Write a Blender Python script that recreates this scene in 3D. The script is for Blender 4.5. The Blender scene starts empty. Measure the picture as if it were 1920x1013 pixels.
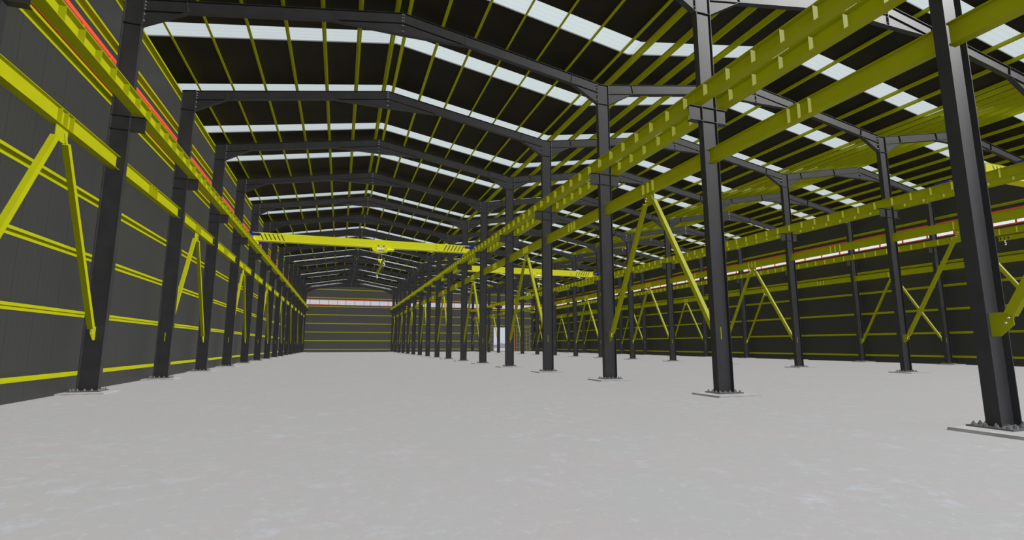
import bpy, math, random
from mathutils import Matrix, Vector
random.seed(7)
S = bpy.context.scene
COL = S.collection
PI = math.pi

# ------------------------------------------------------------------ dimensions (metres)
BAY = 6.0
Y0 = 17.12                       # frame number 0
KMIN, KMAX = -3, 14
X = {1: -6.48, 2: 9.74, 3: 25.83, 4: 39.09}
PZ = .042                        # top of the concrete pads
CD, CB = 0.50, 0.20              # column section: depth (x), flange width (y)
TF, TW = 0.016, 0.010
RD = 0.40                        # rafter depth
ZE = 11.93                       # rafter top at the column face
RIDGE = {1: (1.63, 13.265), 2: (17.785, 13.265), 3: (32.46, 13.15)}
TOPZ = 11.88
YF = Y0 + KMIN * BAY - 0.2       # front edge of the building
YB = Y0 + KMAX * BAY             # last frame
GIRTS = [0.53, 2.14, 3.75, 5.37, 7.00, 8.58, 10.22, 11.83]
XL, XR = X[1] - 0.45, X[4] + 0.45        # inner faces of the side sheeting
YW = YB + 0.30                            # inner face of the back sheeting
def fy(k): return Y0 + k * BAY

# ------------------------------------------------------------------ materials
def mat(name, base, rough=0.5, metal=0.0, spec=0.5):
    m = bpy.data.materials.new(name); m.use_nodes = True
    b = m.node_tree.nodes['Principled BSDF']
    b.inputs['Base Color'].default_value = (*base, 1); b.inputs['Roughness'].default_value = rough
    b.inputs['Metallic'].default_value = metal; b.inputs['Specular IOR Level'].default_value = spec
    return m
def noisy(m, c1, c2, scale, lo=0.4, hi=0.6, detail=4, stretch=(1, 1, 1), rough=None):
    nt = m.node_tree; N = nt.nodes; L = nt.links; b = N['Principled BSDF']
    tc = N.new('ShaderNodeTexCoord'); mp = N.new('ShaderNodeMapping'); mp.inputs['Scale'].default_value = stretch
    n = N.new('ShaderNodeTexNoise'); n.inputs['Scale'].default_value = scale; n.inputs['Detail'].default_value = detail
    r = N.new('ShaderNodeValToRGB'); r.color_ramp.elements[0].position = lo; r.color_ramp.elements[1].position = hi
    r.color_ramp.elements[0].color = (*c1, 1); r.color_ramp.elements[1].color = (*c2, 1)
    L.new(tc.outputs['Object'], mp.inputs['Vector']); L.new(mp.outputs[0], n.inputs['Vector'])
    L.new(n.outputs['Fac'], r.inputs[0]); L.new(r.outputs[0], b.inputs['Base Color'])
    return m
M = {}
M['steel'] = noisy(mat('dark_grey_painted_steel', (.025, .025, .026), .45, 0, .24), (.023, .023, .0245), (.027, .027, .029), 2.0)
M['yellow'] = noisy(mat('yellow_painted_steel', (.29, .305, .002), .6, 0, .1), (.283, .298, .0018), (.298, .313, .0025), 1.5)
M['crane'] = mat('crane_yellow_paint', (.62, .64, .012), .5, 0, .2)
M['plate'] = mat('base_plate_steel', (.10, .10, .10), .35, .3)
M['bolt'] = mat('zinc_bolt', (.62, .62, .62), .3, .6)
M['roof'] = noisy(mat('dark_brown_roof_sheet', (.013, .011, .008), .7, 0, .12), (.012, .0105, .007), (.018, .014, .010), .6)
M['red'] = mat('red_frame_paint', (.66, .065, .020), .45)
M['blue'] = mat('blue_crane_truck_paint', (.010, .010, .28), .4)
M['black'] = mat('black_paint', (.008, .008, .008), .6)
M['rail'] = mat('rail_steel', (.16, .16, .15), .4, .5)
M['rope'] = mat('wire_rope', (.35, .35, .35), .5, .3)
M['drum'] = mat('hoist_drum_metal', (.62, .60, .52), .35, .3)
M['hook'] = mat('white_hook_metal', (.8, .8, .8), .4)
M['ground'] = noisy(mat('outside_ground', (.22, .20, .19), .9), (.20, .19, .18), (.26, .24, .22), .2)
M['farwall'] = mat('distant_grey_building', (.20, .20, .24), .9)
# walls : dark sheeting with fine vertical ribs
def wall_mat(name, axis):
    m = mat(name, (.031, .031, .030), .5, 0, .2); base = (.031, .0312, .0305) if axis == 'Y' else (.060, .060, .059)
    nt = m.node_tree; N = nt.nodes; L = nt.links; b = N['Principled BSDF']
    tc = N.new('ShaderNodeTexCoord'); sp = N.new('ShaderNodeSeparateXYZ'); L.new(tc.outputs['Object'], sp.inputs[0])
    def ramp(period, width, lo, hi):
        mu = N.new('ShaderNodeMath'); mu.operation = 'DIVIDE'; mu.inputs[1].default_value = period; L.new(sp.outputs[axis], mu.inputs[0])
        fr = N.new('ShaderNodeMath'); fr.operation = 'FRACT'; L.new(mu.outputs[0], fr.inputs[0])
        r = N.new('ShaderNodeValToRGB'); r.color_ramp.interpolation = 'LINEAR'
        e = r.color_ramp.elements; e[0].position = 0; e[0].color = (lo, lo, lo, 1); e[1].position = width; e[1].color = (hi, hi, hi, 1)
        L.new(fr.outputs[0], r.inputs[0]); return r
    r1 = ramp(1.0, .02, .55, 1.0); r2 = ramp(.2, .12, .82, 1.0)
    mx = N.new('ShaderNodeMix'); mx.data_type = 'RGBA'; mx.blend_type = 'MULTIPLY'; mx.inputs[0].default_value = 1
    L.new(r1.outputs[0], mx.inputs[6]); L.new(r2.outputs[0], mx.inputs[7])
    mx2 = N.new('ShaderNodeMix'); mx2.data_type = 'RGBA'; mx2.blend_type = 'MULTIPLY'; mx2.inputs[0].default_value = 1
    L.new(mx.outputs[2], mx2.inputs[6]); mx2.inputs[7].default_value = (*base, 1)
    L.new(mx2.outputs[2], b.inputs['Base Color'])
    return m
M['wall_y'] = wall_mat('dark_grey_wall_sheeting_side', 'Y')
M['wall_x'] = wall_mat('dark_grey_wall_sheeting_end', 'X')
# concrete floor
def floor_mat():
    m = mat('pale_grey_concrete', (.5, .5, .5), .75, 0, .25)
    nt = m.node_tree; N = nt.nodes; L = nt.links; b = N['Principled BSDF']
    tc = N.new('ShaderNodeTexCoord')
    def noise(scale, detail, rough, lo, hi, dist=0.0, loc=(0, 0, 0)):
        mp = N.new('ShaderNodeMapping'); mp.inputs['Location'].default_value = loc; L.new(tc.outputs['Object'], mp.inputs[0])
        n = N.new('ShaderNodeTexNoise'); n.inputs['Scale'].default_value = scale; n.inputs['Detail'].default_value = detail
        n.inputs['Roughness'].default_value = rough; n.inputs['Distortion'].default_value = dist; L.new(mp.outputs[0], n.inputs['Vector'])
        r = N.new('ShaderNodeMapRange'); r.inputs['From Min'].default_value = lo; r.inputs['From Max'].default_value = hi
        L.new(n.outputs['Fac'], r.inputs['Value']); return r.outputs[0]
    def mix(fac, a, bb):
        mx = N.new('ShaderNodeMix'); mx.data_type = 'RGBA'
        if isinstance(fac, float): mx.inputs[0].default_value = fac
        else: L.new(fac, mx.inputs[0])
        for s, v in ((6, a), (7, bb)):
            if isinstance(v, tuple): mx.inputs[s].default_value = (*v, 1)
            else: L.new(v, mx.inputs[s])
        return mx.outputs[2]
    def mul(a, bb):
        q = N.new('ShaderNodeMath'); q.operation = 'MULTIPLY'; L.new(a, q.inputs[0])
        if isinstance(bb, float): q.inputs[1].default_value = bb
        else: L.new(bb, q.inputs[1])
        return q.outputs[0]
    c = mix(noise(.9, 3, .6, .38, .62), (.276, .280, .281), (.290, .275, .279))
    c = mix(mul(noise(3.0, 8, .75, .52, .66), noise(.45, 2, .5, .38, .6)), c, (.325, .345, .385))
    c = mix(mul(noise(26.0, 8, .8, .40, .60, .3, (1, 1, 0)), .45), c, (.255, .255, .258))
    c = mix(mul(noise(9.0, 6, .75, .55, .66, .6, (7, 3, 0)), .6), c, (.325, .33, .325))
    c = mix(mul(noise(14.0, 8, .8, .62, .70, 1.2, (3, 9, 0)), noise(.7, 2, .5, .5, .62, 0, (2, 5, 0))), c, (.17, .175, .20))
    L.new(c, b.inputs['Base Color'])
    return m
M['floor'] = floor_mat()
M['pad'] = noisy(mat('grey_grout_concrete', (.42, .41, .40), .85), (.24, .235, .235), (.32, .315, .315), 3.0, .35, .65, 8)
# translucent roof light / frosted glazing
def sheer(name, tint, a):
    m = bpy.data.materials.new(name); m.use_nodes = True; nt = m.node_tree; N = nt.nodes; L = nt.links
    N.remove(N['Principled BSDF']); out = N['Material Output']
    t = N.new('ShaderNodeBsdfTransparent'); t.inputs[0].default_value = (*tint, 1)
    d = N.new('ShaderNodeBsdfTranslucent'); d.inputs[0].default_value = (*tint, 1)
    g = N.new('ShaderNodeBsdfDiffuse'); g.inputs[0].default_value = (.55, .57, .57, 1)
    x1 = N.new('ShaderNodeMixShader'); x1.inputs[0].default_value = .5; L.new(d.outputs[0], x1.inputs[1]); L.new(g.outputs[0], x1.inputs[2])
    x = N.new('ShaderNodeMixShader'); x.inputs[0].default_value = a; L.new(t.outputs[0], x.inputs[1]); L.new(x1.outputs[0], x.inputs[2])
    L.new(x.outputs[0], out.inputs[0]); return m
M['sky'] = sheer('translucent_roof_light', (.65, .70, .69), .35)
M['glass'] = sheer('frosted_white_glazing', (.95, .97, .98), .25)
M['door_panel'] = mat('dark_door_panel', (.045, .045, .040), .6)

# ------------------------------------------------------------------ mesh helpers
class MB:
    def __init__(s): s.v = []; s.f = []
    def hexa(s, p):
        n = len(s.v); s.v += [tuple(q) for q in p]
        s.f += [(n, n+3, n+2, n+1), (n+4, n+5, n+6, n+7), (n, n+1, n+5, n+4), (n+1, n+2, n+6, n+5), (n+2, n+3, n+7, n+6), (n+3, n, n+4, n+7)]
        return s
    def box(s, x0, x1, y0, y1, z0, z1):
        return s.hexa([(x0, y0, z0), (x1, y0, z0), (x1, y1, z0), (x0, y1, z0), (x0, y0, z1), (x1, y0, z1), (x1, y1, z1), (x0, y1, z1)])
    def prism(s, pts, a0, a1, axis):
        # pts: 2-D outline; axis: the extrusion axis
        n = len(pts); b = len(s.v)
        for a in (a0, a1):
            for (p, q) in pts:
                s.v.append({'x': (a, p, q), 'y': (p, a, q), 'z': (p, q, a)}[axis])
        s.f.append(tuple(range(b, b+n))[::-1]); s.f.append(tuple(range(b+n, b+2*n)))
        for i in range(n):
            j = (i+1) % n; s.f.append((b+i, b+j, b+n+j, b+n+i))
        return s
    def cyl(s, c, r, h, axis='z', n=12, r2=None):
        r2 = r if r2 is None else r2; b = len(s.v)
        for (rr, o) in ((r, 0), (r2, h)):
            for i in range(n):
                a = 2*PI*i/n; u, w = rr*math.cos(a), rr*math.sin(a)
                s.v.append({'z': (c[0]+u, c[1]+w, c[2]+o), 'x': (c[0]+o, c[1]+u, c[2]+w), 'y': (c[0]+u, c[1]+o, c[2]+w)}[axis])
        s.f.append(tuple(range(b, b+n))[::-1]); s.f.append(tuple(range(b+n, b+2*n)))
        for i in range(n):
            j = (i+1) % n; s.f.append((b+i, b+j, b+n+j, b+n+i))
        return s
    def tube(s, pts, r, n=8):
        b = len(s.v); P = [Vector(p) for p in pts]
        up = Vector((0, 1, 0.01)).normalized()
        for i, p in enumerate(P):
            d = (P[min(i+1, len(P)-1)] - P[max(i-1, 0)]).normalized()
            u = d.cross(up)
            if u.length < 1e-3: u = d.cross(Vector((1, 0, 0)))
            u.normalize(); w = d.cross(u)
            for j in range(n):
                a = 2*PI*j/n; s.v.append(tuple(p + (u*math.cos(a) + w*math.sin(a)) * (r[i] if isinstance(r, list) else r)))
        for i in range(len(P)-1):
            for j in range(n):
                k = (j+1) % n; s.f.append((b+i*n+j, b+i*n+k, b+(i+1)*n+k, b+(i+1)*n+j))
        s.f.append(tuple(range(b, b+n))[::-1]); s.f.append(tuple(range(b+(len(P)-1)*n, b+len(P)*n)))
        return s
    def bar(s, p0, p1, wa, wb, ax):
        # square bar from p0 to p1; ax = direction of side 'wa'
        p0, p1, ax = Vector(p0), Vector(p1), Vector(ax).normalized()
        d = (p1-p0).normalized(); bx = d.cross(ax).normalized()
        q = []
        for p in (p0, p1):
            for (i, j) in ((-1, -1), (1, -1), (1, 1), (-1, 1)):
                q.append(p + ax*(i*wa/2) + bx*(j*wb/2))
        return s.hexa(q)
    def mesh(s, name, m):
        me = bpy.data.meshes.new(name); me.from_pydata(s.v, [], s.f); me.materials.append(m)
        import bmesh
        bm = bmesh.new(); bm.from_mesh(me); bmesh.ops.recalc_face_normals(bm, faces=bm.faces); bm.to_mesh(me); bm.free()
        me.update(); return me
def ob(name, me, parent=None, loc=(0, 0, 0), label=None):
    o = bpy.data.objects.new(name, me); COL.objects.link(o)
    if parent: o.parent = parent
    o.location = loc
    if label: o['label'] = label
    return o
def thing(name, label, cat, loc=(0, 0, 0), group=None, me=None):
    o = bpy.data.objects.new(name, me); COL.objects.link(o); o.location = loc
    if me is None: o.empty_display_size = .3
    o['label'] = label; o['category'] = cat
    if group: o['group'] = group
    return o
def struct(name, me, parent=None, loc=(0, 0, 0)):
    o = ob(name, me, parent, loc)
    if parent is None: o['kind'] = 'structure'
    return o

ORD = ['first', 'second', 'third', 'fourth', 'fifth', 'sixth', 'seventh', 'eighth', 'ninth', 'tenth', 'eleventh', 'twelfth', 'thirteenth', 'fourteenth', 'fifteenth', 'sixteenth', 'seventeenth', 'eighteenth']
ROW = {1: 'along the left wall', 2: 'in the free-standing row left of centre aisle', 3: 'in the far free-standing row', 4: 'along the dark right wall'}
ROW = {1: 'left wall row', 2: 'nearer free-standing row', 3: 'farther free-standing row', 4: 'right wall row'}
FIRST = {1: 0, 2: -2, 3: 0, 4: 1}         # first frame of each row seen whole in the picture
def nth(row, k):
    i = k - FIRST[row]
    if k == KMAX: return 'last, against the end wall'
    if (row, k) == (1, -1): return 'cut off at the left picture edge'
    if i < 0: return ['next nearer than the first in view', 'two nearer than the first in view', 'three nearer than the first in view', 'four nearer than the first in view'][-i-1]
    return ORD[i] + ' from the viewer'

# ------------------------------------------------------------------ columns
bolt_me = MB().cyl((0, 0, 0), .032, .018, 'z', 6).cyl((0, 0, .018), .026, .022, 'z', 6).cyl((0, 0, .04), .012, .022, 'z', 8).mesh('anchor_bolt', mat('dull_bolt', (.20, .20, .20), .4, .4))
def I_col(h):
    b = MB()
    b.box(-CD/2, -CD/2+TF, -CB/2, CB/2, PZ+.025, h); b.box(CD/2-TF, CD/2, -CB/2, CB/2, PZ+.025, h)
    b.box(-CD/2+TF, CD/2-TF, -TW/2, TW/2, PZ+.025, h); return b
def sloped_col(side):
    # column whose top follows the rafter; side=+1 roof rises towards +x
    b = MB(); lo = TOPZ - .0 - .17*CD
    def zt(x): return ZE - .17 * (CD/2 - side*x)
    for (x0, x1, y0, y1) in ((-CD/2, -CD/2+TF, -CB/2, CB/2), (CD/2-TF, CD/2, -CB/2, CB/2), (-CD/2+TF, CD/2-TF, -TW/2, TW/2)):
        b.hexa([(x0, y0, PZ+.025), (x1, y0, PZ+.025), (x1, y1, PZ+.025), (x0, y1, PZ+.025), (x0, y0, zt(x0)), (x1, y0, zt(x1)), (x1, y1, zt(x1)), (x0, y1, zt(x0))])
    b.hexa([(-CD/2, -CB/2, zt(-CD/2)), (CD/2, -CB/2, zt(CD/2)), (CD/2, CB/2, zt(CD/2)), (-CD/2, CB/2, zt(-CD/2)),
            (-CD/2, -CB/2, zt(-CD/2)+.014), (CD/2, -CB/2, zt(CD/2)+.014), (CD/2, CB/2, zt(CD/2)+.014), (-CD/2, CB/2, zt(-CD/2)+.014)])
    return b
shaft = {1: sloped_col(1).mesh('column_shaft', M['steel']), 4: sloped_col(-1).mesh('column_shaft', M['steel'])}
shaft[2] = shaft[3] = I_col(TOPZ).box(-CD/2, CD/2, -CB/2, CB/2, TOPZ, TOPZ+.014).mesh('column_shaft', M['steel'])
plate_me = MB().box(-.375, .375, -.30, .30, PZ, PZ+.025).mesh('base_plate', M['plate'])
def pad_mb(x0, x1, y0, y1, c0=.045, c1=.0):
    return MB().hexa([(x0, y0, 0), (x1, y0, 0), (x1, y1, 0), (x0, y1, 0), (x0+c0, y0+.005, PZ), (x1-c1, y0+.005, PZ), (x1-c1, y1, PZ), (x0+c0, y1, PZ)])
pad = {1: pad_mb(-.44, .62, -.72, .32, 0), 4: pad_mb(-.72, .44, -.72, .32), 2: pad_mb(-.80, .52, -.72, .32)}
pad_me = {r: pad[r].mesh('concrete_pad', M['pad']) for r in pad}; pad_me[3] = pad_me[2]
stf = MB()
for s in (-1, 1):
    stf.box(-CD/2+TF, CD/2-TF, min(s*TW/2, s*CB/2), max(s*TW/2, s*CB/2), -.007, .007)
stf_me = stf.mesh('stiffener', M['steel'])
def bracket(s):
    b = MB(); x0, x1 = s*CD/2, s*(CD/2+.38); a, c = min(x0, x1), max(x0, x1)
    b.box(a, c, -.10, .10, 8.044, 8.06); b.box(a, c, -.10, .10, 7.62, 7.636); b.box(a, c, -.006, .006, 7.636, 8.044)
    return b.mesh('bracket', M['steel'])
br_me = {-1: bracket(-1), 1: bracket(1)}
gusset_pts = [(0, 1.74), (.30, 1.86), (.37, 1.70), (.27, 1.50), (.0, 1.44)]
# lower gusset: towards +y / -y, with a sliver passing through the web to the other side
def low_gusset(s):
    b = MB(); y0 = s*TW/2
    b.prism([(y0, 1.43), (y0 + s*.12, 1.43), (y0 + s*.30, 1.60), (y0 + s*.30, 1.80), (y0, 1.80)], -.008, .008, 'x')
    b.box(-.011, .011, min(-y0, -y0-s*.015), max(-y0, -y0-s*.015), 1.45, 1.78)
    return b.mesh('gusset_plate', M['yellow'])
lg_me = {-1: low_gusset(-1), 1: low_gusset(1)}
gbolt_me = MB().cyl((-.03, 0, 0), .018, .06, 'x', 6).mesh('bolt', M['bolt'])
ROFF = {1: {1: .49}, 2: {-1: -.435, 1: .435}, 3: {-1: -.44, 1: .44}, 4: {-1: -.47}}   # crane girder offsets from the column axis
BOLTS = [(-.32, y) for y in (-.22, -.07, .07, .22)] + [(.32, y) for y in (-.22, -.07, .07, .22)] + [(x, y) for x in (-.16, 0, .16) for y in (-.22, .22)]
def bay_braced(k): return k % 2 == 1           # bay between frame k and k+1
def make_column(row, k):
    tail = {1: 'dark grey steel column, left wall row, ', 2: 'dark grey steel column, nearer free-standing row, ',
            3: 'dark grey steel column, farther free-standing row, ', 4: 'dark grey steel column, right wall row, '}[row]
    t = thing('steel_column', tail + nth(row, k), 'column', (X[row], fy(k), 0), 'steel columns of the ' + ROW[row])
    ob('shaft', shaft[row], t)
    ob('base_plate', plate_me, t); ob('concrete_pad', pad_me[row], t, label='pale concrete pad')
    if row in (1, 2, 3) and k <= 5 or k <= 3:
        for (x, y) in BOLTS: ob('anchor_bolt', bolt_me, t, (x, y, PZ+.025))
    for z in (11.045, 8.052, 7.628): ob('stiffener', stf_me, t, (0, 0, z))
    for s in ROFF[row]: ob('bracket', br_me[s], t)
    s = 1 if bay_braced(k) else -1
    if not (k == KMAX and s == 1): ob('gusset_plate', lg_me[s], t, label='yellow gusset plate')
for row in (1, 2, 3, 4):
    for k in range(KMIN, KMAX+1): make_column(row, k)

# ------------------------------------------------------------------ rafters
def lerp(a, b, t): return a + (b-a)*t
def rafter_parts(L, rise, hz):
    """half a frame; local x 0 at the column face, z = ZE there; returns meshes"""
    sl = rise/L; c = math.cos(math.atan(sl)); dv = RD/c; t = .0135/c; w = .09
    top = lambda x: ZE + sl*x
    def strip(b, x0, z0, x1, z1, th, wy=w):
        b.hexa([(x0, -wy, z0-th), (x1, -wy, z1-th), (x1, wy, z1-th), (x0, wy, z0-th), (x0, -wy, z0), (x1, -wy, z1), (x1, wy, z1), (x0, wy, z0)])
    P = {}
    b = MB(); strip(b, .02, top(.02), L-.012, top(L-.012), t); strip(b, .02, top(.02)-dv+t, L-.012, top(L-.012)-dv+t, t)
    strip(b, .02, top(.02)-t, L-.012, top(L-.012)-t, dv-2*t, .0045); P['beam'] = b
    xe = 1.12; b = MB(); zb = lambda x: lerp(11.06, top(xe)-dv, (x-.02)/(xe-.02))
    n = .0045
    b.prism([(.02, 11.06), (xe, top(xe)-dv), (.02, top(.02)-dv)], -n, n, 'y'); strip(b, .02, 11.07, xe, top(xe)-dv, t); P['haunch'] = b
    xr = L - 2.35; b = MB(); zr = 12.43 + (ZE+rise-13.265)
    b.prism([(L-.012, zr), (L-.012, top(L-.012)-dv), (xr, top(xr)-dv)], -n, n, 'y'); strip(b, xr, top(xr)-dv, L-.012, zr, t); P['ridge_haunch'] = b
    P['end_plate'] = MB().box(0, .02, -.09, .09, 11.03, ZE-.005)
    P['ridge_plate'] = MB().box(L-.012, L, -.09, .09, zr-.02, ZE+rise+.0)
    for nm, xs in (('s1', xe), ('s2', xr)):
        b = MB()
        for s in (-1, 1): b.prism([(xs-.007+sl*dv*.97, top(xs)-dv+t), (xs+.007+sl*dv*.97, top(xs)-dv+t), (xs+.007, top(xs)-t), (xs-.007, top(xs)-t)], min(s*.0045, s*.088), max(s*.0045, s*.088), 'y')
        P[nm] = b
    rz = ZE+rise
    P['bolts_e'] = [(.02, s*.05, z) for z in (11.85, 11.73, 11.61, 11.43, 11.21) for s in (-1, 1)]
    P['bolts_r'] = [(L-.012-.028, s*.05, rz-d) for d in (.07, .19, .31, .50, .72) for s in (-1, 1)]
    return P
hb_me = MB().cyl((0, 0, 0), .019, .028, 'x', 6).mesh('bolt', M['bolt'])
def mirror(b, s):
    if s == 1: return b
    c = MB(); c.v = [(-x, y, z) for x, y, z in b.v]; c.f = list(b.f); return c
SIDE = {1: 'left', -1: 'right'}
SPANN = {1: 'left hall', 2: 'middle hall', 3: 'right hall'}
raf = {}
for sp, (rx, rz) in RIDGE.items():
    for s in (1, -1):
        L = (rx - (X[sp]+CD/2)) if s == 1 else ((X[sp+1]-CD/2) - rx)
        P = rafter_parts(L, rz-ZE, 11.06)
        raf[sp, s] = ({n: mirror(P[n], s).mesh(n if n not in ('s1', 's2') else 'stiffener', M['steel']) for n in ('beam', 'haunch', 'ridge_haunch', 'end_plate', 'ridge_plate', 's1', 's2')}, P['bolts_e'], P['bolts_r'])
def in_frame(x, y, z):
    # is this point inside the photograph's frame?
    ps, th, f = .3279, .149, 940.45
    fw = Vector((math.sin(ps)*math.cos(th), math.cos(ps)*math.cos(th), math.sin(th))); rt = Vector((math.cos(ps), -math.sin(ps), 0)); up = rt.cross(fw)
    v = Vector((x, y, z-1.2924)); d = v.dot(fw)
    return d > .2 and abs(f*v.dot(rt)/d) < 955 and abs(f*v.dot(up)/d) < 500
def rafter_first(sp, s):
    rx, rz = RIDGE[sp]; xc = X[sp]+CD/2 if s == 1 else X[sp+1]-CD/2
    for k in range(KMIN, KMAX):
        if any(in_frame(lerp(xc, rx, t/20), fy(k), lerp(ZE, rz, t/20)-.3) for t in range(21)): return k
RF = {(sp, s): rafter_first(sp, s) for sp in (1, 2, 3) for s in (1, -1)}
print('first rafters', RF)
def nth_r(sp, s, k):
    i = k - RF[sp, s]
    if k == KMAX: return 'last one, at the end wall'
    if i < 0: return ['one', 'two', 'three', 'four'][-i-1] + ' frame nearer than the first in view'
    return ORD[i] + ' frame in view'
for sp in (1, 2, 3):
    for k in range(KMIN, KMAX+1):
        for s in (1, -1):
            x0 = X[sp]+CD/2 if s == 1 else X[sp+1]-CD/2
            t = thing('roof_rafter', f'dark steel rafter, {SIDE[s]} slope, {SPANN[sp]}, {nth_r(sp, s, k)}', 'rafter', (x0, fy(k), 0), 'rafters of the portal frames')
            ms, be, br = raf[sp, s]
            ob('beam', ms['beam'], t); ob('haunch', ms['haunch'], t); ob('ridge_haunch', ms['ridge_haunch'], t)
            ob('end_plate', ms['end_plate'], t); ob('end_plate', ms['ridge_plate'], t)
            ob('stiffener', ms['s1'], t); ob('stiffener', ms['s2'], t)
            if True:
                for (x, y, z) in be+br: ob('bolt', hb_me, t, (x if s == 1 else -x-.028, y, z), 'zinc bolt head')

# ------------------------------------------------------------------ purlins and roof
PH = .20
LY = (YW - YF)
def zsec(s, sl):
    """Z purlin, origin at web foot; s=+1 roof rising to +x."""
    a = math.atan(sl)*s; ca, sa = math.cos(a), math.sin(a)
    loc = [(-.002, 0, .002, PH), (0, 0, .066, .003), (-.066, PH-.003, 0, PH), (.063, 0, .066, .018)]
    b = MB()
    for (u0, w0, u1, w1) in loc:
        pts = [(u0, w0), (u1, w0), (u1, w1), (u0, w1)]
        pts = [((p*s)*ca - q*sa, (p*s)*sa*1.0 + q*ca) for p, q in pts]
        b.prism(pts, 0, LY-.02, 'y')
    return b.mesh('purlin', M['yellow'])
PN = ['next to the ridge', 'second from the ridge', 'third from the ridge', 'fourth from the ridge', 'fifth from the ridge', 'sixth from the ridge', 'lowest, above the column heads']
for sp, (rx, rz) in RIDGE.items():
    for s in (1, -1):
        half = rx - X[sp] if s == 1 else X[sp+1]-rx
        sl = (rz-ZE)/(half-CD/2)
        me = zsec(s, sl)
        if sp < 3: offs = [.2+1.2555*i for i in range(7)]; nm = PN
        else: offs = [.2+1.225*i for i in range(6)]; nm = PN[:5]+PN[6:]
        for i, d in enumerate(offs):
            x = rx - s*d
            thing('roof_purlin', f'long yellow roof purlin, {SIDE[s]} slope of the {SPANN[sp]}, {nm[i]}', 'purlin', (x, YF+.01, rz - sl*d + .001), 'roof purlins', me)
SK0, SKP, SKW = 14.25, 4.30, .87
strips = [SK0+SKP*n for n in range(-4, 21) if SK0+SKP*n > YF and SK0+SKP*n+SKW < YW]
wn = 1
for sp, (rx, rz) in RIDGE.items():
    for s in (1, -1):
        half = rx - X[sp] if s == 1 else X[sp+1]-rx
        sl = (rz-ZE)/(half-CD/2); cc = math.cos(math.atan(sl))
        ext = .47 if (sp == 1 and s == 1) or (sp == 3 and s == -1) else 0.0
        zt = rz + PH/cc + .004 ; H = half+ext
        edges = [YF] + [e for y in strips for e in (y, y+SKW)] + [YW+.05]
        b = MB()
        for i in range(0, len(edges), 2):
            y0, y1 = edges[i], edges[i+1]
            xa, za, xb, zb = rx, zt, rx-s*H, zt-sl*H
            b.hexa([(xa, y0, za), (xb, y0, zb), (xb, y1, zb), (xa, y1, za), (xa, y0, za+.05), (xb, y0, zb+.05), (xb, y1, zb+.05), (xa, y1, za+.05)])
        struct('ceiling', b.mesh('roof_sheet', M['roof']))
        # profiled translucent strip
        b = MB(); ribs = []
        n = 4; pr = SKW/n
        for i in range(n):
            y = i*pr; ribs += [(y, 0), (y+.58*pr, 0), (y+.72*pr, .012), (y+.88*pr, .012)]
        ribs.append((SKW, 0))
        base = len(b.v)
        for (y, h) in ribs:
            b.v.append((0, y, h)); b.v.append((-s*H, y, -sl*H+h))
        for i in range(len(ribs)-1): b.f.append((2*i, 2*i+1, 2*i+3, 2*i+2))
        me = b.mesh('roof_light_sheet', M['sky'])
        for y in strips:
            struct('window_%d' % wn, me, None, (rx, y, zt)); wn += 1

# ------------------------------------------------------------------ side walls, end wall, floor
def zroof(x):
    for sp, (rx, rz) in RIDGE.items():
        if x <= X[sp+1] or sp == 3:
            half = (rx - X[sp]) if x < rx else (X[sp+1]-rx)
            sl = (rz-ZE)/(half-CD/2); return rz + .2 - sl*abs(x-rx)
ZTOPL = zroof(XL); ZTOPR = zroof(XR)
WZ0, WZ1 = 8.87, 9.91
for nm, xa, xb, zt in (('wall_left', XL-.06, XL, ZTOPL-.02), ('wall_right', XR, XR+.06, ZTOPR-.02)):
    dz = .09 if nm == 'wall_right' else 0
    b = MB().box(xa, xb, YF, YW+.06, -.02, WZ0-dz).box(xa, xb, YF, YW+.06, WZ1-dz, zt)
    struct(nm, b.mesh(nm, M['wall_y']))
DX0, DX1, DZ = 30.38, 35.02, 5.0
b = MB()
b.box(XL, DX0, YW, YW+.06, -.02, WZ0); b.box(DX1, XR, YW, YW+.06, -.02, WZ0); b.box(DX0, DX1, YW, YW+.06, DZ, WZ0)
for sp, (rx, rz) in RIDGE.items():
    xa = XL if sp == 1 else X[sp]; xb = XR if sp == 3 else X[sp+1]
    b.prism([(xa, WZ1), (xb, WZ1), (xb, zroof(xb-1e-6)-.03), (rx, rz+.17), (xa, zroof(xa+1e-6)-.03)], YW, YW+.06, 'y')
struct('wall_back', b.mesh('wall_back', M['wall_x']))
gb = MB().box(-200, 220, YW+.06, 600, -.06, -.03).box(-200, 220, -150, YF, -.06, -.03).box(-200, XL-.06, YF, YW+.06, -.06, -.03).box(XR+.06, 220, YF, YW+.06, -.06, -.03)
struct('floor', gb.mesh('outside_ground', M['ground']))
struct('floor', MB().box(XL-.06, XR+.06, YF, YW+.06, -.05, 0).mesh('hall_floor', M['floor']))

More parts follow.
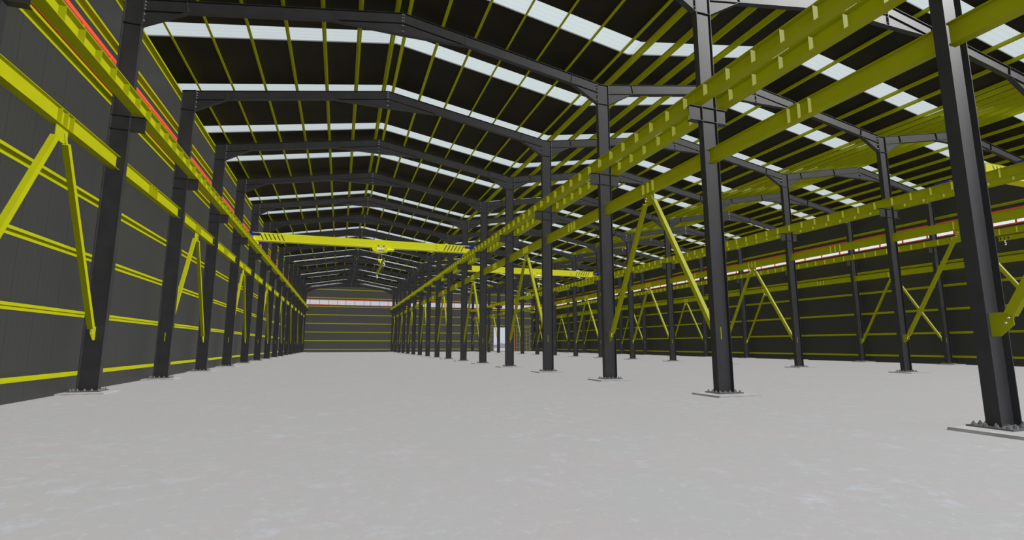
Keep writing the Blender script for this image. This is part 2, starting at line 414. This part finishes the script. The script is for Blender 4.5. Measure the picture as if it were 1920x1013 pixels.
# window bands : red frames, mullions, frosted panes
def band(name, axis, fixed, a0, a1, mull, inward, WZ0=WZ0, WZ1=WZ1):
    f0, f1 = (fixed, fixed+inward*.05)
    lo, hi = min(f0, f1), max(f0, f1)
    g0 = fixed - inward*.03
    def bx(b, p0, p1, z0, z1, l=lo, h=hi):
        return b.box(l, h, p0, p1, z0, z1) if axis == 'y' else b.box(p0, p1, l, h, z0, z1)
    b = MB(); bx(b, a0, a1, WZ0, WZ0+.085); bx(b, a0, a1, WZ1-.12, WZ1)
    o = struct(name, b.mesh('window_frame', M['red']))
    # sheeting behind frame is open between WZ0 and WZ1: panes fill it
    edges = [a0] + mull + [a1]
    for m_ in mull: ob('mullion', bx(MB(), m_-.045, m_+.045, WZ0+.085, WZ1-.12).mesh('mullion', M['red']), o)
    for p0, p1 in zip(edges[:-1], edges[1:]):
        ob('pane', bx(MB(), p0, p1, WZ0, WZ1, min(g0, g0-.01), max(g0, g0-.01)).mesh('pane', M['glass']), o)
ml = [YF + 1.3 + 1.68*i for i in range(100) if YF+1.3+1.68*i < YW-.3]
band('window_%d' % wn, 'y', XL, YF, YW, ml, 1); wn += 1
band('window_%d' % wn, 'y', XR, YF, YW, ml, -1, WZ0-.09, WZ1-.09); wn += 1
mb1 = [-5.64, -3.95, -2.29, -.72, .80, 2.43, 4.13, 5.37, 7.05, 8.72]
mb1 += [10.3+1.66*i for i in range(18) if 10.3+1.66*i < XR-.3]
band('window_%d' % wn, 'x', YW, XL+.05, XR-.05, mb1, -1); wn += 1

# girts
GN = ['lowest, just above the floor', 'second from the floor', 'third from the floor', 'fourth from the floor', 'fifth from the floor, behind the tie beams', 'just below the window band', 'just above the window band', 'topmost, at the eaves']
def girt_side(xi, s):
    # xi: inner face, s: direction towards sheeting
    b = MB(); xo = xi + s*.196
    A = lambda p, q: (min(p, q), max(p, q))
    b.box(*A(xi, xi+s*.004), 0, LY-.35, 0, .07); b.box(*A(xi, xo), 0, LY-.35, -.003, .003)
    b.box(*A(xo-s*.004, xo), 0, LY-.35, -.07, 0)
    return b
gl = girt_side(0, -1).mesh('girt', M['yellow']); gr = girt_side(0, 1).mesh('girt', M['yellow'])
for i, z in enumerate(GIRTS):
    if i == 7: z2 = 11.72
    else: z2 = z
    thing('wall_girt', f'long yellow girt on the left wall, {GN[i]}', 'girt', (XL+.199, YF+.01, z2), 'girts on the left wall', gl)
    thing('wall_girt', f'long yellow girt on the right wall, {GN[i]}', 'girt', (XR-.199, YF+.01, z2-(.09 if i in (5, 6) else 0)), 'girts on the right wall', gr)
def girt_back(x0, x1):
    b = MB(); y = 0
    b.box(x0, x1, 0, .004, 0, .07); b.box(x0, x1, 0, .196, -.003, .003); b.box(x0, x1, .192, .196, -.07, 0)
    return b.mesh('girt', M['yellow'])
LX0, LX1 = 27.35, 38.42
full = girt_back(XL+.25, XR-.25); gL = girt_back(XL+.25, LX0); gR = girt_back(LX1, XR-.25)
for i, z in enumerate(GIRTS):
    if z < 5.0:
        thing('wall_girt', f'long yellow girt on the end wall left of the gate, {GN[i]}', 'girt', (0, YW-.196, z), 'girts on the end wall', gL)
        thing('wall_girt', f'short yellow girt on the end wall right of the gate, {GN[i]}', 'girt', (0, YW-.196, z), 'girts on the end wall', gR)
    else:
        zz = z
        thing('wall_girt', f'long yellow girt on the end wall, {["third","","","directly above the gate","fifth from the floor, above the gate","just below the window band","just above the window band","topmost, under the rafters"][i]}', 'girt', (0, YW-.196, zz), 'girts on the end wall', full)

# ------------------------------------------------------------------ gate in the end wall
def leaf(x0, x1, name):
    y = YW-.30
    o = struct(name, MB().box(x0, x1, y, y+.05, .03, 5.06).mesh('door_panel', M['door_panel']))
    b = MB()
    n = 4
    for i in range(n+1):
        x = lerp(x0, x1, i/n); w = .045 if i in (0, n) else .025
        b.box(max(x-w, x0-.02), min(x+w, x1+.02), y-.03, y, .03, 5.1)
    for i in range(7):
        z = .03 + i*(5.04/6); w = .04 if i in (0, 6) else .022
        b.box(x0, x1, y-.028, y-.001, max(z-w, .03), z+w)
    ob('door_frame', b.mesh('door_frame', M['yellow']), o, label='yellow grid frame')
leaf(27.35, 30.36, 'door_1'); leaf(35.36, 38.40, 'door_2')
struct('trim_1', MB().box(27.3, 38.5, YW-.30, YW-.02, 5.12, 5.26).mesh('gate_track', M['steel']))
b = MB().box(DX1-.09, DX1, YW-.20, YW+.06, 0, DZ)
struct('trim_2', b.mesh('gate_jamb', mat('faded_red_paint', (.42, .10, .085), .5)))
struct('trim_3', MB().box(DX0-.04, DX0+.04, YW-.22, YW+.06, 0, DZ).mesh('gate_post', M['yellow']))
struct('trim_4', MB().box(DX0+.04, DX1-.09, YW-.05, YW+.06, 0, .12).mesh('gate_threshold', M['steel']))
# far things through the gate
t = thing('distant_building', 'low grey building on the horizon seen through the end gate', 'building', (62, 240, -.03))
ob('wall', MB().box(-24, 40, -4, 4, 0, 1.5).mesh('building_wall', M['farwall']), t)
ob('roof', MB().prism([(-4.4, 1.5), (4.4, 1.5), (0, 2.1)], -24.4, 40.4, 'x').mesh('building_roof', M['farwall']), t)
t = thing('distant_tower', 'narrow grey tower on the horizon seen through the end gate', 'tower', (70.4, 222, -.03))
ob('shaft', MB().box(-1.3, 1.3, -1.3, 1.3, 0, 2.1).mesh('tower_shaft', M['farwall']), t)
ob('roof', MB().cyl((0, 0, 2.1), 1.7, .6, 'z', 4, .1).mesh('tower_roof', M['farwall']), t)

# ------------------------------------------------------------------ crane girders along the rows
RZ0, RZ1 = 8.06, 8.46
g = MB().box(-.15, .15, .002, BAY-.002, RZ0, RZ0+.022).box(-.15, .15, .002, BAY-.002, RZ1-.022, RZ1).box(-.0067, .0067, .002, BAY-.002, RZ0+.022, RZ1-.022)
runway_me = g.mesh('beam', M['yellow'])
rail_me = MB().box(-.03, .03, .002, BAY-.002, RZ1, RZ1+.035).mesh('crane_rail', M['rail'])
rst = MB()
for s in (-1, 1): rst.box(min(s*.0067, s*.145), max(s*.0067, s*.145), -.006, .006, RZ0+.022, RZ1-.022)
rst_me = rst.mesh('stiffener', M['yellow'])
tie_me = MB().box(-.10, .10, .007, BAY-.007, 6.39, 6.404).box(-.10, .10, .007, BAY-.007, 6.776, 6.79).box(-.0045, .0045, .007, BAY-.007, 6.404, 6.776).mesh('beam', M['yellow'])
tst = MB()
for s in (-1, 1): tst.box(min(s*.0045, s*.098), max(s*.0045, s*.098), -.006, .006, 6.404, 6.776)
tst_me = tst.mesh('stiffener', M['yellow'])
apex_me = MB().prism([(-.27, 6.39), (.27, 6.39), (.27, 6.16), (.12, 6.05), (-.12, 6.05), (-.27, 6.16)], -.008, .008, 'x').mesh('gusset_plate', M['yellow'])
# one brace (towards +y from the apex); mirrored for the other side
def brace(s):
    T = Vector((0, s*.16, 6.26)); B = Vector((0, s*(BAY/2-.20), 1.62)); d = (B-T).normalized(); Ln = (B-T).length
    b = MB().bar(T+d*.20, B-d*.16, .13, .13, (1, 0, 0))
    tip = lambda p0, p1: MB().bar(p0, p1, .012, .10, (1, 0, 0))
    off = Vector((.014, 0, 0))
    P = [b.mesh('tube', M['yellow']), tip(T+off-d*.06, T+off+d*.22).mesh('end_tab', M['yellow']), tip(B+off-d*.18, B+off+d*.06).mesh('end_tab', M['yellow'])]
    bl = [T+d*0.0, T+d*.09, B-d*.10, B-d*.01]
    return P, bl
BR = {1: brace(1), -1: brace(-1)}
OFFN = {1: 'left-hand', -1: 'left-hand'}
def bayname(row, k):
    f = FIRST[row]; i = k - f
    if i < 0: return 'nearer than the first column in view' if i == -1 else ['two', 'three', 'four'][-i-2] + ' bays nearer than first column'
    return f'between {ORD[i]} and {ORD[i+1]} columns'
for row in (1, 2, 3, 4):
    for k in range(KMIN, KMAX):
        for s, dx in ROFF[row].items():
            side = '' if row in (1, 4) else (' left' if s == -1 else ' right')
            t = thing('crane_girder', (f'ribbed yellow crane girder,{side} side, {ROW[row]}, {bayname(row, k)}' if side else f'ribbed yellow crane girder, {ROW[row]}, {bayname(row, k)}'), 'girder', (X[row]+dx, fy(k), 0), 'crane girders on the brackets')
            ob('beam', runway_me, t); ob('crane_rail', rail_me, t, label='steel rail on the girder')
            for j in range(7): ob('stiffener', rst_me, t, (0, .30+.857*j, 0))
        br = bay_braced(k)
        t = thing('tie_beam', f'plain yellow tie beam in the {ROW[row]}, {bayname(row, k)}', 'beam', (X[row], fy(k), 0), 'tie beams between the columns')
        ob('beam', tie_me, t)
        for d in (-.28, 0, .28): ob('stiffener', tst_me, t, (0, BAY/2+d, 0))
        if br:
            ob('gusset_plate', apex_me, t, (0, BAY/2, 0))
            for s in (-1, 1):
                t = thing('brace', f'yellow diagonal brace, {ROW[row]}, {"nearer" if s == -1 else "farther"} leg, {bayname(row, k)}', 'brace', (X[row], fy(k)+BAY/2, 0), 'diagonal braces')
                P, bl = BR[s]
                ob('tube', P[0], t); ob('end_tab', P[1], t); ob('end_tab', P[2], t)
                for p in bl: ob('bolt', gbolt_me, t, (.0, p.y, p.z), 'zinc bolt')

# ------------------------------------------------------------------ bridge cranes
def hook_me():
    b = MB(); pts = [(0, 0, 0), (0, 0, -.09)]
    for i in range(10):
        a = math.radians(100 - 26*i); pts.append((.075*math.cos(a)+.0, 0, -.17+.075*math.sin(a)))
    b.tube(pts, [.018, .022]+[.026]*6+[.022, .018, .014, .008], 8)
    b.cyl((0, 0, -.03), .04, .05, 'z', 10)
    return b.mesh('hook', M['hook'])
HOOK = hook_me()
import bmesh
def text_mesh(body, size, m):
    cu = bpy.data.curves.new(body, 'FONT'); cu.body = body; cu.size = size; cu.extrude = .002; cu.align_x = 'CENTER'
    o = bpy.data.objects.new('tmp', cu); COL.objects.link(o)
    dg = bpy.context.evaluated_depsgraph_get(); me = bpy.data.meshes.new_from_object(o.evaluated_get(dg))
    bpy.data.objects.remove(o); me.materials.clear(); me.materials.append(m); return me
T1 = text_mesh('5', .17, M['black']); T2 = text_mesh('Ton', .15, M['black'])
def crane(sp, yc, hx, label):
    xa = X[sp] + ROFF[sp][1]; xb = X[sp+1] + ROFF[sp+1][-1]
    t = thing('bridge_crane', label, 'crane', (0, yc, 0), 'bridge cranes')
    z0, z1 = 8.56, 9.10
    ob('bridge_girder', MB().box(xa-.12, xb+.12, -.22, .22, z0, z1).box(xa-.12, xb+.12, -.26, .26, z0-.015, z0).box(xa-.12, xb+.12, -.26, .26, z1, z1+.015).mesh('bridge_girder', M['crane']), t)
    for x, s in ((xa, 1), (xb, -1)):
        tr = ob('end_truck', MB().box(x-.10, x+.10, -1.30, 1.30, 8.50, 8.555).box(x-.10, x+.10, -1.30, -.27, 8.555, 8.62).box(x-.10, x+.10, .27, 1.30, 8.555, 8.62).mesh('end_truck', M['crane']), t)
        for q in (-1, 1): ob('wheel_box', MB().box(x-.11, x+.11, min(q*1.20, q*1.80), max(q*1.20, q*1.80), 8.53, 8.82).mesh('wheel_box', M['blue']), tr, label='blue wheel box')
        for y in (-1.5, 1.5):
            ob('wheel', MB().cyl((x-.06, y, 8.62), .125, .12, 'x', 16).mesh('wheel', M['rail']), tr, label='steel wheel')
            ob('drive_motor', MB().cyl((x+s*.11, y, 8.72), .10, s*.42, 'x', 12).cyl((x+s*.53, y, 8.72), .07, s*.06, 'x', 12).mesh('drive_motor', M['blue']), tr)
        for y in (-1.85, 1.85): ob('buffer', MB().cyl((x, y-.06, 8.70), .06, .12, 'y', 12).mesh('buffer', M['black']), tr, label='black buffer')
    for i in range(6):
        for x0, s in ((xa+.32+.27*i, 1), (xb-.32-.27*i, -1)):
            b = MB().prism([(x0, z1-.04), (x0+s*.07, z1-.04), (x0+s*.30, z0+.05), (x0+s*.23, z0+.05)], -.222-.002, -.2195, 'y')
            ob('stripe', b.mesh('stripe', M['black']), t, label='black hazard stripe')
    x5 = lerp(xa, xb, .835)
    o = ob('lettering', T1, t, (x5, -.224, 8.86), 'black figure 5'); o.rotation_euler = (PI/2, 0, 0)
    o = ob('lettering', T2, t, (x5, -.224, 8.66), 'black word Ton'); o.rotation_euler = (PI/2, 0, 0)
    # hoist trolley
    h = ob('hoist', MB().box(hx-.55, hx-.30, -.36, .30, 8.22, 8.56).box(hx+.22, hx+.46, -.36, .30, 8.22, 8.56).box(hx-.30, hx+.22, .10, .28, 8.24, 8.54).box(hx-.42, hx+.40, -.27, -.245, 8.52, 8.80).mesh('hoist', M['crane']), t)
    ob('drum', MB().cyl((hx-.30, -.12, 8.39), .13, .52, 'x', 20).mesh('drum', M['drum']), h, label='bare metal rope drum')
    ob('motor', MB().cyl((hx+.46, -.12, 8.40), .12, .42, 'x', 16).cyl((hx+.88, -.12, 8.40), .095, .06, 'x', 16).cyl((hx-.63, -.12, 8.39), .13, .08, 'x', 16).mesh('motor', M['crane']), h)
    for q in (-.22, .18): ob('trolley_wheel', MB().cyl((hx+q, -.30, 8.66), .06, .03, 'y', 14).mesh('trolley_wheel', M['rail']), h)
    for q in (-.13, .06): ob('rope', MB().cyl((hx+q, -.10, 7.66), .009, .62, 'z', 6).mesh('rope', M['rope']), h)
    ob('hook_block', MB().cyl((hx-.16, -.10, 7.58), .12, .10, 'x', 16).cyl((hx+.01, -.10, 7.58), .12, .10, 'x', 16).box(hx-.17, hx+.12, -.17, -.03, 7.50, 7.66).mesh('hook_block', M['crane']), h)
    hk = ob('hook', HOOK, h, (hx-.02, -.10, 7.50), 'white metal hook')
    # lifting beam hanging from the hook
    lb = thing('lifting_beam', f'long yellow lifting beam hanging from the {SPANN[sp]} crane hook', 'lifting beam', (hx-.02, yc-.10, 0), 'lifting beams')
    ob('beam', MB().box(-.07, .07, -3.6, 3.7, 6.93, 6.945).box(-.07, .07, -3.6, 3.7, 7.155, 7.17).box(-.006, .006, -3.6, 3.7, 6.945, 7.155).mesh('beam', M['yellow']), lb)
    ob('eye', MB().tube([(0, 0, 7.16), (0, -.05, 7.22), (0, -.05, 7.29), (0, 0, 7.325), (0, .05, 7.29), (0, .05, 7.22), (0, 0, 7.17)], .014, 8).mesh('eye', M['hook']), lb)
    for y in (-3.35, 3.45):
        ob('hook', HOOK, lb, (0, y, 6.93), 'white metal hook')
        for j in (-1, 0, 1): ob('slot', MB().box(-.009, .009, y+j*.17-.03, y+j*.17+.03, 6.98, 7.12).mesh('slot', M['black']), lb, label='black slot')
crane(1, 38.42, 2.62, 'yellow bridge crane spanning the left hall above the main aisle')
crane(2, 48.05, 19.25, 'yellow bridge crane spanning the middle hall, seen between columns')
crane(3, 13.33, 34.0, 'yellow bridge crane of the right hall, nearest, cut off by picture edge')

# ------------------------------------------------------------------ light
w = bpy.data.worlds.new('World'); S.world = w; w.use_nodes = True
N = w.node_tree.nodes; L = w.node_tree.links; bg = N['Background']
tc = N.new('ShaderNodeTexCoord'); sx = N.new('ShaderNodeSeparateXYZ'); L.new(tc.outputs['Generated'], sx.inputs[0])
rp = N.new('ShaderNodeValToRGB'); e = rp.color_ramp.elements
e[0].position = 0.0; e[0].color = (.55, .56, .66, 1); e[1].position = .6; e[1].color = (.80, .86, .90, 1)
L.new(sx.outputs['Z'], rp.inputs[0]); L.new(rp.outputs[0], bg.inputs[0]); bg.inputs[1].default_value = 1.0
def sun(name, d, e, ang, col=(1, 1, 1), shadow=True):
    l = bpy.data.lights.new(name, 'SUN'); l.energy = e; l.angle = ang; l.color = col; l.use_shadow = shadow
    o = bpy.data.objects.new(name, l); COL.objects.link(o)
    o.rotation_euler = Vector(d).to_track_quat('-Z', 'Y').to_euler(); o.location = (0, 0, 30); return o
sun('daylight_sun', (-1.36, .58, -1.33), 6.1, math.radians(25), (1, .985, .985), False)
sun('fill_sun_left', (1, .05, -.08), .38, math.radians(25), (.95, .98, 1), False)  # added shadowless fill with no real source, lifts the faces turned left

# ------------------------------------------------------------------ camera
cam = bpy.data.cameras.new('Camera'); cam.sensor_width = 36; cam.lens = 940.45/1920*36; cam.clip_end = 1500; cam.clip_start = .05
co = bpy.data.objects.new('Camera', cam); COL.objects.link(co)
co.location = (0, 0, 1.2924); co.rotation_euler = (PI/2+.149, 0, -.3279)
S.camera = co
S.view_settings.view_transform = 'Standard'; S.view_settings.look = 'None'; S.view_settings.gamma = 1; S.view_settings.exposure = 0
S.view_settings.use_curve_mapping = False
